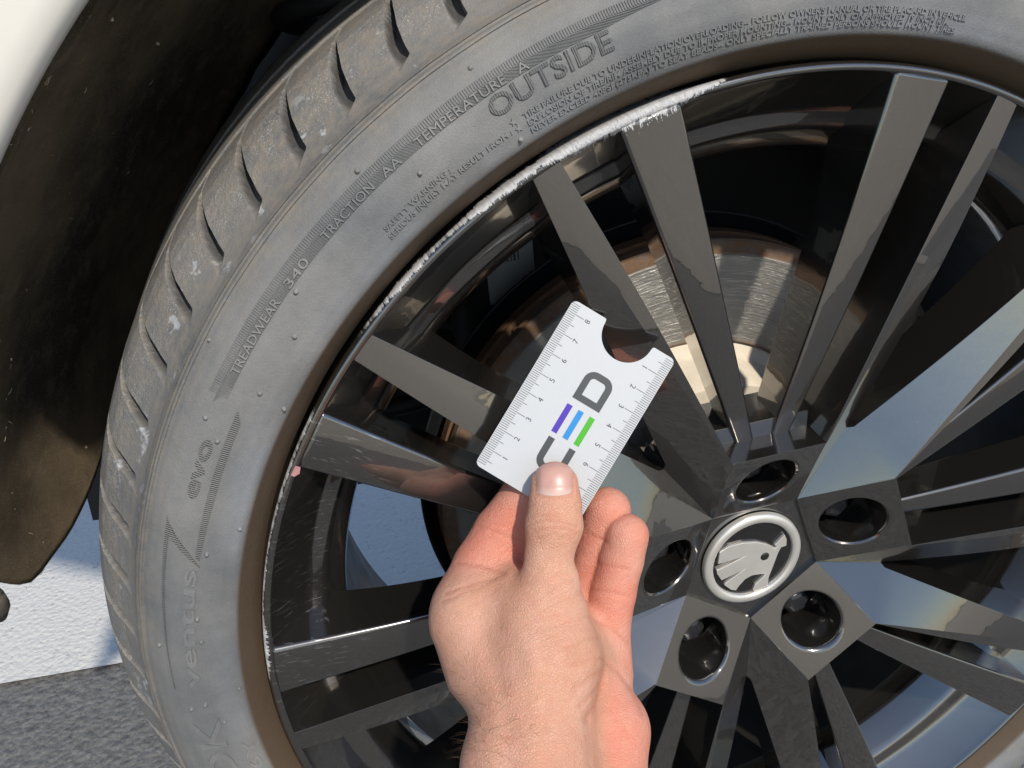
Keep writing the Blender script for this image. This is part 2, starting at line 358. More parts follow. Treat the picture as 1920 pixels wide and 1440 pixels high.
# caliper on the trailing side
prof = [(.092, -.078), (.166, -.074), (.176, -.085), (.176, -.15), (.10, -.155)]
vs, fs = revolve(prof, 8, 52, 24); n_ = len(prof)
fs += [tuple(range(n_)), tuple(range(24 * n_, 25 * n_))]
cal = put('brake_caliper', mesh('caliper', vs, fs, False), MAT['caliper'], car, .004, 2)
for a in (16, 44):
    p = pol(.132, a, -.072); vs, fs = tube([p, p + Vector((0, 0, -.02))], .007, 12); put('guide_pin', sharp(mesh('pin', vs, fs)), MAT['steel'], cal)
vs, fs = tube([pol(.105, 33, -.0735), pol(.15, 26, -.0715), pol(.168, 40, -.073)], .0022, 8); put('pad_spring', mesh('spring', vs, fs), MAT['caliper'], cal)
# strut, coil spring and paper label on it
st0, st1 = Vector((-.115, .36, -.235)), Vector((-.085, -.02, -.205))
vs, fs = tube([st0, st1], .034, 40); st = put('suspension_strut', sharp(mesh('strut', vs, fs)), MAT['steel'], car)
path = []
for i in range(241):
    t = i / 240; a = 2 * PI * 5.2 * t; c = Vector((-.155, .30 - .34 * t, -.255)); path.append(c + Vector((.062 * math.cos(a), 0, .045 * math.sin(a))))
vs, fs = tube(path, .0065, 10); put('coil_spring', mesh('coil', vs, fs), MAT['rubber'], st)
ax = (st1 - st0).normalized()
def strut_patch(t0, t1, a0, a1, rr, name, mat, par):
    vs = []; fs = []; n = 14; e1 = ax.cross(Vector((1, 0, 0))).normalized(); e2 = ax.cross(e1)
    for i in range(n + 1):
        a = RAD(a0 + (a1 - a0) * i / n); d = e1 * math.cos(a) + e2 * math.sin(a)
        for t in (t0, t1): vs.append(st0.lerp(st1, t) + d * rr)
    fs = [(2 * i, 2 * i + 1, 2 * i + 3, 2 * i + 2) for i in range(n)]
    return put(name, mesh(name, vs, fs), mat, par)
e1 = ax.cross(Vector((1, 0, 0))).normalized(); e2 = ax.cross(e1); ac = math.degrees(math.atan2(e2.z, e1.z))
lb = strut_patch(.52, .69, ac - 34, ac + 22, .0345, 'paper_label', MAT['label'], st)
for q in range(7): strut_patch(.55, .62, ac - 14 + q * 4, ac - 14 + q * 4 + (1.4, 2.4)[q % 2], .0347, 'barcode_bar', MAT['print'], lb)
vs, fs = tube([(-.03, .05, -.16), (-.06, -.05, -.19), (-.11, -.10, -.24)], [.016, .014, .012], 14); put('control_arm', mesh('arm', vs, fs), MAT['steel'], car)

# ------------------------------------------------------------------ the wheel
wheel = empty('wheel', (0, 0, HUB_H), WROT)
tag(wheel, 'glossy black multi-spoke alloy wheel with scraped rim edge and dusty grey tyre', 'wheel')
TP = [(.2570, -.0260), (.2600, -.0150), (.2612, -.0105), (.2640, -.0060), (.2672, -.0010), (.2698, .0030), (.2715, .0052), (.2740, .0066), (.2790, .0080), (.2850, .0085), (.2920, .0078), (.2990, .0055), (.3050, .0020), (.3090, -.0016),
      (.3108, -.0042), (.3113, -.0046), (.3119, -.0040), (.3126, -.0046), (.3131, -.0078), (.3137, -.0084), (.3142, -.0078), (.3147, -.0098), (.3152, -.0125), (.3170, -.0172), (.3200, -.0230), (.3240, -.0295), (.3285, -.0355), (.3320, -.0410), (.3345, -.0480), (.3357, -.0570), (.3361, -.0690), (.3361, -.0715),
      (.3300, -.0730), (.3298, -.0830), (.3360, -.0845), (.3361, -.118), (.3300, -.120), (.3300, -.131), (.3360, -.133), (.3357, -.180), (.3330, -.196), (.3240, -.212), (.3000, -.232), (.2700, -.230), (.2450, -.220)]
TP = np.array(TP); sl_ = np.concatenate([[0], np.cumsum(np.hypot(*np.diff(TP, axis=0).T))])
uu = []
for i in range(len(TP) - 1):
    step = .0010 if .312 < TP[i, 0] and TP[i, 1] > -.06 and TP[i, 1] < -.008 else (.0016 if TP[i, 1] > -.06 else .02)
    nn = max(1, int(math.ceil((sl_[i + 1] - sl_[i]) / step))); uu += list(sl_[i] + (sl_[i + 1] - sl_[i]) * np.arange(nn) / nn)
uu.append(sl_[-1]); uu = np.array(uu)
PR = np.stack([np.interp(uu, sl_, TP[:, 0]), np.interp(uu, sl_, TP[:, 1])], 1)
d_ = np.gradient(PR, axis=0); PN = np.stack([-d_[:, 1], d_[:, 0]], 1); PN /= np.linalg.norm(PN, axis=1)[:, None]   # outward normals
angs = np.concatenate([59.9 + .12 * np.arange(1240), 208.7 + 1.2 * np.arange(176)])
RR = np.repeat(PR[None, :, 0], len(angs), 0); ZZ = np.repeat(PR[None, :, 1], len(angs), 0)
# slanted shoulder slots: left edge and right edge as angle offsets along the profile
LE = np.array([(.3171, 2.50), (.3198, 2.42), (.3260, 2.02), (.3327, 1.00), (.3345, .45), (.3356, .0), (.3359, -.5), (.3361, -1.0)])
RE = np.array([(.3171, 2.48), (.3176, 2.05), (.3190, 1.22), (.3222, 1.10), (.3285, .66), (.3330, .12), (.3347, -.15), (.3356, -.35), (.3359, -.8), (.3361, -1.25)])
le = np.interp(PR[:, 0], LE[:, 0], LE[:, 1]); re = np.interp(PR[:, 0], RE[:, 0], RE[:, 1])
AA = angs[:, None] + re[None, :]
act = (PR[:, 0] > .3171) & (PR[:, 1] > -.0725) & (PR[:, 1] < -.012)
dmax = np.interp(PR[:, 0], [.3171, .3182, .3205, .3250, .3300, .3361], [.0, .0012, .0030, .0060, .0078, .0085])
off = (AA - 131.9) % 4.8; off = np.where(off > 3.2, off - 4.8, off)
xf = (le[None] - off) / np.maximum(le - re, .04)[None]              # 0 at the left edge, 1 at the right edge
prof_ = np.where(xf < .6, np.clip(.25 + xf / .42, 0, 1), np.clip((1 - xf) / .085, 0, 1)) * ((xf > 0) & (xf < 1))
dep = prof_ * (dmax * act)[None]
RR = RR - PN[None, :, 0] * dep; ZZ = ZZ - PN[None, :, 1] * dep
if PN[10, 1] < 0: raise RuntimeError('normals')
wob = .00035 * np.sin(AA * .9) * np.exp(-((PR[None, :, 0] - .309) / .006) ** 2)
ZZ = ZZ + wob
X = RR * np.cos(np.radians(AA)); Y = RR * np.sin(np.radians(AA))
V = np.stack([X, Y, ZZ], -1).reshape(-1, 3); n_a, n_p = AA.shape
ii, jj = np.meshgrid(np.arange(n_a), np.arange(n_p - 1), indexing='ij'); i2 = (ii + 1) % n_a
F = np.stack([ii * n_p + jj, i2 * n_p + jj, i2 * n_p + jj + 1, ii * n_p + jj + 1], -1).reshape(-1, 4)
me = bpy.data.meshes.new('tyre'); me.vertices.add(len(V)); me.vertices.foreach_set('co', V.ravel().astype(np.float32))
me.loops.add(F.size); me.loops.foreach_set('vertex_index', F.ravel().astype(np.int32)); me.polygons.add(len(F))
me.polygons.foreach_set('loop_start', np.arange(0, F.size, 4, dtype=np.int32)); me.update(calc_edges=True); me.shade_smooth(); sharp(me, 42)
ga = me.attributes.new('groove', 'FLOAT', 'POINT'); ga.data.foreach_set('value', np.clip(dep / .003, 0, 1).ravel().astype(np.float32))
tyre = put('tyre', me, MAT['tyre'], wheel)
PRs = PR[(PR[:, 1] > -.02) & (np.arange(len(PR)) < 90)]
o_ = np.argsort(PRs[:, 0])
def sz(r): return np.interp(r, PRs[o_, 0], PRs[o_, 1])

FONT = None
def text_pts(s, ext=.06, font_shear=0.0, space=1.0, off=0.0):
    cu = bpy.data.curves.new('txt', 'FONT'); cu.body = s; cu.size = 1; cu.extrude = ext; cu.resolution_u = 3; cu.shear = font_shear; cu.space_character = space; cu.offset = off
    ob = bpy.data.objects.new('txt', cu); COL.objects.link(ob); bpy.context.view_layer.update()
    dg = bpy.context.evaluated_depsgraph_get(); me = bpy.data.meshes.new_from_object(ob.evaluated_get(dg))
    v = np.array([tuple(p.co) for p in me.vertices]); f = [tuple(p.vertices) for p in me.polygons]
    bpy.data.objects.remove(ob); bpy.data.meshes.remove(me); return v, f
def tyre_text(s, a_start, a_end, r_base, cap, name, mat, raise_=.0005, shear=0.0, off=0.0, space=1.0):
    v, f = text_pts(s, .06, shear, space, off + (.018 if cap < .003 else 0))
    x0, x1 = v[:, 0].min(), v[:, 0].max(); y0 = 0.0; h = .70
    tt = (v[:, 0] - x0) / (x1 - x0); a = np.radians(a_start + (a_end - a_start) * tt); rb = r_base if isinstance(r_base, tuple) else (r_base, r_base); r = rb[0] + (rb[1] - rb[0]) * tt + cap * (v[:, 1] - y0) / h
    z = sz(r) + np.where(v[:, 2] > 0, raise_, -.0008)
    me = bpy.data.meshes.new(name); me.from_pydata(np.stack([r * np.cos(a), r * np.sin(a), z], 1).tolist(), [], f); me.update()
    return put(name, me, mat, tyre)
L_ = MAT['letter']
tyre_text("SAFETY WARNING :", 133.1, 126.4, .2819, .0021, 'warning_lettering', L_, .0006)
tyre_text("SERIOUS INJURY MAY RESULT FROM :", 133.3, 120.9, (.2784, .2792), .0021, 'warning_lettering', L_, .0006)
tyre_text("TIRE FAILURE DUE TO UNDERINFLATION/OVERLOADING-- FOLLOW OWNER'S MANUAL OR TIRE PLACARD IN VEHICLE.", 119.6, 80.4, (.2815, .2795), .0021, 'warning_lettering', L_, .0006)
tyre_text("EXPLOSION OF TIRE/RIM ASSEMBLY DUE TO IMPROPER MOUNTING-- MOUNT ONLY ON APPROVED 19 INCH RIM.", 119.5, 81.8, (.2783, .2769), .0021, 'warning_lettering', L_, .0006)
tyre_text("NEVER EXCEED 40PSI (275KPA) TO SEAT BEADS-- ONLY SPECIALLY TRAINED PERSONS SHOULD MOUNT TIRES.", 119.5, 80.9, (.2750, .2744), .0021, 'warning_lettering', L_, .0006)
for a, r in ((120.45, .2828), (120.3, .2796)):
    vs = []
    for z in (-.0008, .0005):
        for i in range(10):
            q = .0016 if i % 2 == 0 else .0007; b = RAD(90 + 36 * i); rr = r + q * math.sin(b); aa = a - math.degrees(q * math.cos(b) / r); vs.append(pol(rr, aa, sz(rr) + z))
    fs = [tuple(range(10, 20))] + [(i, (i + 1) % 10, 10 + (i + 1) % 10, 10 + i) for i in range(10)]
    put('star', mesh('star', vs, fs, False), L_, tyre)
tyre_text("OUTSIDE", 121.5, 111.3, (.2875, .2881), .0072, 'outside_lettering', MAT['ribbed'], .0007, off=.012)
for w_, a_, b_ in (("TREADWEAR", 149.0, 142.3), ("340", 141.1, 138.6), ("TRACTION", 136.6, 131.4), ("AA", 130.4, 128.7), ("TEMPERATURE", 127.2, 119.4), ("A", 118.4, 117.5)):
    tyre_text(w_, a_, b_, .2960, .0033, 'grade_lettering', L_, .0010)
tyre_text("ventus", 179.7, 166.9, .2893, .0066, 'brand_lettering', L_, .0007, off=.02)
tyre_text("evo", 160.2, 154.9, .2942, .0062, 'brand_lettering', MAT['ribbed'], .0006, off=.015)
tyre_text("HANKOOK", 214.0, 183.6, .2850, .0120, 'brand_lettering', L_, .0007, off=.01)
tyre_text("235/40R19 96Y", 212.0, 187.4, .2740, .0052, 'size_lettering', L_, .0005)
# ribbed bands round the lettering
def ribs(name, a_from, a_to, ri, ro, pitch, slant, width, h=.00045):
    parts = []; n = int(abs(a_to - a_from) * PI / 180 * .297 / pitch)
    for i in range(n + 1):
        t = i / n; a = a_from + (a_to - a_from) * t; r0, r1 = ri(a), ro(a)
        if r1 - r0 < .0003: continue
        dw = math.degrees(width / .297); vv = []
        for z in (-.0006, h):
            for s_, r in ((0, r0), (0, r1), (1, r1), (1, r0)):
                vv.append(pol(r, a + slant * (r - r0) + dw * s_, sz(r) + z))
        parts.append((vv, [(4, 5, 6, 7), (0, 1, 5, 4), (2, 3, 7, 6), (1, 2, 6, 5), (3, 0, 4, 7)]))
    o = put(name, mesh(name, *merge(parts), False), MAT['hatch'], tyre); o['kind'] = 'stuff'; return o
ro_ = lambda a: .3028 - .00003 * (150 - a)
ri_ = lambda a: ro_(a) - .0024
rj_ = lambda a: .2957 + max(0, (112 - a)) * .0004
ribs('ribbed_band', 150.2, 103, ri_, ro_, .00105, 0, .00055)
ribs('ribbed_band', 150.2, 103, rj_, lambda a: ri_(a) - .0003, .00095, 330, .00048)
ribs('ribbed_band', 151.0, 150.2, rj_, ro_, .0009, 0, .00045)
# the slash emblem of the model name
def strip(name, pts_o, pts_i, mat, h=.0005):
    vs = []; n = len(pts_o)
    for z in (-.0006, h):
        for (ao, r0), (ai, r1) in zip(pts_o, pts_i): vs += [pol(r0, ao, sz(r0) + z), pol(r1, ai, sz(r1) + z)]
    fs = []; m_ = 2 * n
    for i in range(n - 1):
        q = 2 * i; fs += [(m_ + q, m_ + q + 1, m_ + q + 3, m_ + q + 2), (q, m_ + q, m_ + q + 2, q + 2), (q + 1, q + 3, m_ + q + 3, m_ + q + 1)]
    fs += [(0, 1, m_ + 1, m_), (m_ - 2, 2 * m_ - 2, 2 * m_ - 1, m_ - 1)]
    return put(name, mesh(name, vs, fs, False), mat, tyre)
an = np.linspace(151.7, 165.6, 24)
strip('slash_emblem', [(a, .2903 if a > 152.3 else .2903) for a in an], [(max(a, 152.4 if a < 152.4 else a) + .3, .2874 + .0012 * max(0, (a - 160) / 6)) for a in an], MAT['ribbed'])
strip('slash_emblem', [(162.5, .3040), (163.0, .3030), (163.8, .3000), (164.6, .2965), (165.6, .2920)], [(163.8, .3034), (164.6, .3000), (165.2, .2965), (165.9, .2925), (166.6, .2880)], MAT['ribbed'])
an = np.linspace(163.2, 180.0, 26)
strip('slash_emblem', [(a, .3037 - .00016 * (a - 163)) for a in an], [(a, .3022 - .00008 * (a - 163)) for a in an], MAT['ribbed'])
# moulding nubs
vs, fs = revolve([(.0001, .0014), (.0006, .0012), (.0010, .0005), (.0011, -.0006)], n=10); nub = mesh('vent_nub', vs, fs)
for r, a in ((.3100, 147.98), (.2848, 144.1), (.2856, 149.6), (.3003, 153.3), (.2931, 154.7), (.2740, 150.3), (.2936, 141.0), (.2890, 128.3), (.2752, 120.6), (.2860, 165.2), (.2866, 174.5), (.3046, 175.3), (.2890, 181.8), (.2955, 182.2), (.2830, 184.3), (.3040, 131.5), (.2880, 172.0), (.2735, 181.0), (.2745, 162.6), (.3060, 121.0), (.2990, 99.0)):
    o = put('vent_nub', nub, MAT['letter'], tyre); o.location = pol(r, a, sz(r)); o.rotation_euler = (rng.uniform(-.3, .3), rng.uniform(-.3, .3), 0)

# rim: lip, inner slope, barrel
RP = [(.2560, -.060), (.2575, -.020), (.2598, -.0075), (.2607, -.0035), (.2606, -.0012), (.2598, .0002), (.2584, .0005), (.2574, .0000), (.2566, -.0012), (.2550, -.0035), (.2480, -.0115), (.2410, -.0190), (.2392, -.0206), (.2368, -.0218), (.2330, -.0228), (.2305, -.0242), (.2285, -.0268), (.2240, -.0340), (.2205, -.0395), (.2190, -.0425), (.2188, -.055), (.2180, -.10), (.2160, -.16), (.2180, -.19), (.2330, -.208), (.2400, -.214), (.2450, -.214), (.2440, -.200)]
vs, fs = revolve(RP[:21], n=360); bvs, bfs = revolve(RP[20:], n=160)
rim = put('rim', sharp(mesh('rim', vs, fs), 50), MAT['paint'], wheel); rim['label'] = 'black rim with silver kerb scrapes along its edge'

put('barrel', mesh('barrel', bvs, bfs), MAT['barrel'], wheel)
vs = [pol(.2590, 155.9, .0010), pol(.2566, 156.0, .0005), pol(.2560, 156.7, .0004), pol(.2578, 157.1, .0009), pol(.2594, 157.0, .0009)]
put('paint_chip', mesh('paint_chip', vs, [(0, 1, 2, 3, 4)], False), MAT['chip'], rim)
TH = 95.2                                           # angle of the top wheel bolt
def poly_spoke(linesTop, zb, draft, open_first=False):
    """linesTop: list of polylines (equal length) across the spoke top; closes walls down to zb"""
    n = len(linesTop[0]); k_ = len(linesTop); vs = []; fs = []
    for i in range(n):
        for L in linesTop: vs.append(L[i])
    for i in range(n - 1):
        for q in range(k_ - 1): fs.append((i * k_ + q, i * k_ + q + 1, (i + 1) * k_ + q + 1, (i + 1) * k_ + q))
    base = len(vs)
    for i in range(n):
        A, B = linesTop[0][i], linesTop[-1][i]; d = (B - A); d.z = 0; d = d.normalized() if d.length > 1e-6 else Vector((0, 0, 0))
        tt = i / (n - 1); zz = zb(tt); fl_ = .011 * max(0, (tt - .55) / .45) ** 2; vs.append(Vector((A.x, A.y, zz)) + d * (draft[0] - fl_)); vs.append(Vector((B.x, B.y, zz)) - d * (draft[1] - fl_ * .6))
    for i in range(n - 1):
        if not (open_first and i == 0): fs.append((i * k_, (i + 1) * k_, base + 2 * i + 2, base + 2 * i))
        fs.append((i * k_ + k_ - 1, base + 2 * i + 1, base + 2 * i + 3, (i + 1) * k_ + k_ - 1))
        fs.append((base + 2 * i, base + 2 * i + 2, base + 2 * i + 3, base + 2 * i + 1))
    fs.append(tuple(range(k_)) + (base + 1, base)); e = (n - 1) * k_
    fs.append(tuple(range(e, e + k_)) + (base + 2 * n - 1, base + 2 * n - 2))
    return vs, fs
def line(p, q, n, sag=0.0, bow=0.0):
    p, q = Vector(p), Vector(q); d = (q - p); s = Vector((-d.y, d.x, 0)).normalized()
    return [p.lerp(q, i / n) + Vector((0, 0, sag * math.sin(PI * i / n))) + s * (bow * math.sin(PI * i / n)) for i in range(n + 1)]
NS = 14
RE_ = .2578                                        # where the spokes run out into the lip
def c_(r, a, z): return Vector((r * math.sin(RAD(a)), r * math.cos(RAD(a)), z))   # angle from the local +y axis
def mirror(vs): return [Vector((-v[0], v[1], v[2])) for v in vs]
# thin spoke from the bolt plate (lug direction = local +y, this one leans to +x)
wl = line((.0043, .0790, -.0105), c_(RE_, 11.0, -.0006), NS, .0015); nl = line((.0148, .0790, -.0105), c_(RE_, 17.1, -.0006), NS, .0015)
mid = lambda f, h: [a.lerp(b, f) + Vector((0, 0, h * (i / NS))) for i, (a, b) in enumerate(zip(wl, nl))]
thin = poly_spoke([wl, mid(.25, .0010), mid(.5, .0013), mid(.75, .0010), nl], lambda t: -.036 + .002 * t, (.0022, .0022))
# broad fan spoke (valley direction = local +y): ridge edge N, crease, valley edge Wd
corner = c_(.0845, 18.5, .0060); vtx = Vector((0, .0420, -.0148)); v0 = Vector((0, .0882, -.0160))
N_ = line(corner, c_(RE_, 12.9, -.0006), NS, .0012, -.0012); C_ = line(corner - Vector((.0004, 0, .0001)), c_(RE_, 11.0, -.0008), NS, .0006)
V_ = line((.0022, .0908, -.0142), c_(RE_, 10.1, -.0012), NS, .0042, .0010)
M_ = [a.lerp(b, .5) for a, b in zip(C_, V_)]
V_ = [vtx, v0] + V_; M_ = [vtx, v0.lerp(corner, .5)] + M_; C_ = [vtx, corner - Vector((.0003, .0012, .0003))] + C_; N_ = [vtx, corner - Vector((0, .0012, .0002))] + N_
fan = poly_spoke([V_, M_, C_, N_], lambda t: -.040 + .005 * t, (0, .0022))
DIRS = [TH - 72 * i for i in range(5)]
def spokes(name, data, base_dirs):
    for sgn in (1, -1):
        vs, fs = data; vv = vs if sgn == 1 else mirror(vs)
        me = mesh(name, vv, fs); me.materials.append(MAT['paint'])
        bm = bmesh.new(); bm.from_mesh(me); bmesh.ops.triangulate(bm, faces=[f for f in bm.faces if len(f.verts) > 4]); lay = bm.edges.layers.float.new('bevel_weight_edge')
        for e in bm.edges:
            seam = all(abs(v.co.x) < 1e-4 and v.co.y < .0885 for v in e.verts)
            if len(e.link_faces) == 2 and not seam and e.calc_face_angle(0) > RAD(14): e[lay] = 1.0
            if seam: e.smooth = False
        bm.to_mesh(me); bm.free()
        for d in base_dirs:
            o = put(name, me, None, wheel, .0019, 4, 14); o.modifiers['bevel'].limit_method = 'WEIGHT'; o.modifiers['bevel'].harden_normals = True; o.modifiers.remove(o.modifiers['wn']); o.rotation_euler = (0, 0, RAD(d - 90))
spokes('thin_spoke', thin, DIRS)
spokes('broad_spoke', fan, [d - 36 for d in DIRS])
# the hub: five tilted bolt plates with round holes, valleys between them
hub = empty('hub', (0, 0, 0)); hub.parent = wheel
bpy.data.objects.remove(hub)
vs, fs = revolve([(.0001, -.0182), (.0300, -.0180), (.0420, -.0172), (.0420, -.060)], n=60)
hub = put('hub', sharp(mesh('hub', vs, fs), 40), MAT['paint'], wheel)
RV, ZV = .0420, -.0148
def plate_z(y): return ZV + (y - RV * math.cos(RAD(36))) * (.0060 - ZV) / (.0845 * math.cos(RAD(17.5)) - RV * math.cos(RAD(36)))
hx, hy, hr = 0.0, .0572, .0160
NH = 64; vs = []; fs = []
A_ = [Vector((-RV * math.sin(RAD(36)), RV * math.cos(RAD(36)), 0)), Vector((RV * math.sin(RAD(36)), RV * math.cos(RAD(36)), 0)), Vector((.0845 * math.sin(RAD(17.5)), .0845 * math.cos(RAD(17.5)), 0)), Vector((-.0845 * math.sin(RAD(17.5)), .0845 * math.cos(RAD(17.5)), 0))]
def quad_hit(a):
    d = Vector((math.cos(a), math.sin(a), 0)); best = 9
    for i in range(4):
        p, q = A_[i] - Vector((hx, hy, 0)), A_[(i + 1) % 4] - Vector((hx, hy, 0)); e = q - p; den = d.x * e.y - d.y * e.x
        if abs(den) < 1e-9: continue
        t = (p.x * e.y - p.y * e.x) / den; s_ = (p.x * d.y - p.y * d.x) / den
        if t > 0 and -1e-6 <= s_ <= 1 + 1e-6: best = min(best, t)
    return best
angles = sorted([2 * PI * i / NH for i in range(NH)] + [math.atan2(p.y - hy, p.x - hx) % (2 * PI) for p in A_])
aa = [angles[0]]
for a in angles[1:]:
    if a - aa[-1] > .012: aa.append(a)
    elif any(abs((math.atan2(p.y - hy, p.x - hx) % (2 * PI)) - a) < 1e-6 for p in A_): aa[-1] = a
nH = len(aa)
rows = [(None, 0), (hr + .0022, 0), (hr + .0011, -.0004), (hr + .0003, -.0014), (hr, -.0030), (hr - .0004, -.046), (.0001, -.046)]
for rad, dz_ in rows:
    for a in aa:
        q = quad_hit(a) if rad is None else rad
        x, y = hx + q * math.cos(a), hy + q * math.sin(a); z = plate_z(y) + dz_ if dz_ > -.01 else dz_
        vs.append(Vector((x, y, z)))
for k_ in range(len(rows) - 1):
    for i in range(nH):
        j = (i + 1) % nH; fs.append((k_ * nH + i, k_ * nH + j, (k_ + 1) * nH + j, (k_ + 1) * nH + i))
# skirt under the plate: drops to a ledge on the outer side, straight down elsewhere
b0 = len(vs)
for i in range(nH):
    v = vs[i]; out = v.y > .078
    vs.append(Vector((v.x * (1.0), v.y + (.0006 if out else 0), -.0118 if out else min(v.z - .001, -.0165))))
for i in range(nH):
    v = vs[b0 + i]; out = v.y > .078
    vs.append(Vector((v.x * (1.02 if out else 1), v.y + (.0085 if out else 0), -.0124 if out else -.03)))
for i in range(nH):
    v = vs[b0 + nH + i]; vs.append(Vector((v.x, v.y, -.040)))
chain = [0, b0, b0 + nH, b0 + 2 * nH]
for k_ in range(3):
    for i in range(nH):
        j = (i + 1) % nH; fs.append((chain[k_] + j, chain[k_] + i, chain[k_ + 1] + i, chain[k_ + 1] + j))
pm = mesh('bolt_plate', vs, fs); pm.materials.append(MAT['paint'])
# bolt with its black cap
bvs, bfs = revolve([(.0001, -.0195), (.0055, -.0198), (.0082, -.0212), (.0092, -.025), (.0092, -.047)], n=6)
bcap = mesh('bolt_cap', bvs, bfs, False); bcap.materials.append(MAT['black'])
svs, sfs = revolve([(.0088, -.031), (.0125, -.0312), (.0134, -.033), (.0134, -.047)], n=36); bsk = sharp(mesh('bolt_washer', svs, sfs), 30); bsk.materials.append(MAT['black'])
for d in DIRS:
    rot = (0, 0, RAD(d - 90))
    o = put('bolt_plate', pm, None, wheel, .0014, 3, 24); o.rotation_euler = rot
    b = put('wheel_bolt', bcap, None, wheel, .0006, 2, 20); b.rotation_euler = (0, 0, RAD(d - 90) + rng.uniform(0, 1)); b.location = pol(.0572, d, 0)
    w_ = put('washer', bsk, None, b)
# centre cap
vs, fs = revolve([(.0001, -.0163), (.0240, -.0163), (.0244, -.0170), (.0296, -.0170)], n=96)
cap = put('centre_cap', sharp(mesh('centre_cap', vs, fs), 30), MAT['capblack'], wheel); cap['label'] = 'round black centre cap with a silver ring and winged arrow emblem'
vs, fs = revolve([(.0238, -.0165), (.0240, -.0148), (.0246, -.0141), (.0262, -.0137), (.0284, -.0140), (.0293, -.0150), (.0296, -.0172)], n=120)
put('ring', mesh('ring', vs, fs), MAT['chrome'], cap)
BIRD = [(-21.43, 1.08), (-21.2, 9.0), (-15.97, 11.86), (-7.55, 12.64), (1.18, 11.48), (7.49, 8.89), (12.69, 5.29), (13.64, 6.31), (12.05, 7.44), (17.38, 13.58), (19.23, 10.04), (19.67, 5.66), (16.45, 5.07), (15.19, 1.7), (13.14, -7.87), (11.62, -14.35), (11.62, -19.95), (7.58, -21.37), (3.8, -22.6), (2.53, -21.83), (3.53, -17.67), (6.66, -14.59), (8.96, -11.96), (5.85, -11.09), (0.89, -10.96), (-3.26, -12.83), (-6.59, -16.84), (-8.12, -19.63), (-11.32, -18.47), (-15.82, -14.33), (-14.74, -12.47), (-5.2, -6.09), (-17.87, -10.61), (-20.96, -5.98), (-21.7, -3.18), (-6.33, 2.93)]
nb = len(BIRD); vs = [(x / 1000, y / 1000, z) for z in (-.0165, -.0146) for x, y in BIRD]
fs = [tuple(range(nb, 2 * nb)), tuple(reversed(range(nb)))] + [(i, (i + 1) % nb, nb + (i + 1) % nb, nb + i) for i in range(nb)]
me = bpy.data.meshes.new('emblem'); me.from_pydata(vs, [], fs); bm = bmesh.new(); bm.from_mesh(me); bmesh.ops.recalc_face_normals(bm, faces=bm.faces); bmesh.ops.triangulate(bm, faces=[f for f in bm.faces if len(f.verts) > 4]); bm.to_mesh(me); bm.free()
put('winged_arrow_emblem', me, MAT['chrome'], cap, .0003, 2, 40, False)
vs, fs = revolve([(.0001, -.01435), (.0024, -.01435), (.0028, -.0148)], n=24); vs = [(v[0] + .0070, v[1] + .0009, v[2]) for v in vs]
put('emblem_eye', mesh('eye', vs, fs), MAT['capblack'], cap)

# ------------------------------------------------------------------ places given as a view ray and a distance, turned into wheel-frame points
def ray(x, y):
    d = np.array([(x - 960) / FPX, (y - 720) / FPX, 1.0]); return ROW.T @ d
def at(x, y, dep): return CPOS + ray(x, y) * dep
def atw(x, y, dep): return W(*at(x, y, dep))

# ------------------------------------------------------------------ the ruler card
CD = .3795; MM = 4.27                                # its distance, px per printed mm
BL = np.array([890., 870.]); UPv = np.array([.5485, -.8366]); ACv = np.array([.8565, .5157])
o3 = Vector(atw(*BL, CD)); ex = (Vector(atw(*(BL + ACv * 100), CD)) - o3).normalized(); ey = (Vector(atw(*(BL + UPv * 100), CD)) - o3); ey = (ey - ex * ey.dot(ex)).normalized(); ez = ex.cross(ey)
mmu = MM * CD / FPX                                   # metres per card unit
cm = Matrix((ex, ey, ez)).transposed().to_4x4(); cm.translation = o3
card = empty('ruler_card', (0, 0, 0)); card.matrix_world = cm
tag(card, 'white plastic ruler card with CED print and thumb notch, held against the spokes', 'ruler card')
CW, CH, CR = 52.2, 84.5, 2.6
def arc(cx, cy, r, a0, a1, n=8): return [(cx + r * math.cos(RAD(a0 + (a1 - a0) * i / n)), cy + r * math.sin(RAD(a0 + (a1 - a0) * i / n))) for i in range(n + 1)]
NX, NY, NR = 28.8, 82.9, 11.7
out = arc(CR, CR, CR, 180, 270) + arc(CW - CR, CR, CR, 270, 360) + arc(CW - CR, CH - CR, CR, 0, 90)
out += [(NX + NR + .9, CH), (NX + NR + .25, CH - .35)] + arc(NX, NY, NR, 0, -180, 32)[0:] + [(NX - NR - .25, CH - .35), (NX - NR - .9, CH)] + arc(CR, CH - CR, CR, 90, 180)
n = len(out); vs = [(x * mmu, y * mmu, z) for z in (-.0008, 0) for x, y in out]
fs = [tuple(range(n, 2 * n)), tuple(reversed(range(n)))] + [(i, (i + 1) % n, n + (i + 1) % n, n + i) for i in range(n)]
me = bpy.data.meshes.new('card'); me.from_pydata(vs, [], fs); bm = bmesh.new(); bm.from_mesh(me); bmesh.ops.triangulate(bm, faces=[f for f in bm.faces if len(f.verts) > 4]); bmesh.ops.recalc_face_normals(bm, faces=bm.faces); bm.to_mesh(me); bm.free()
put('card_sheet', me, MAT['card'], card, .00018, 2, 40, False)
PZ = .00006
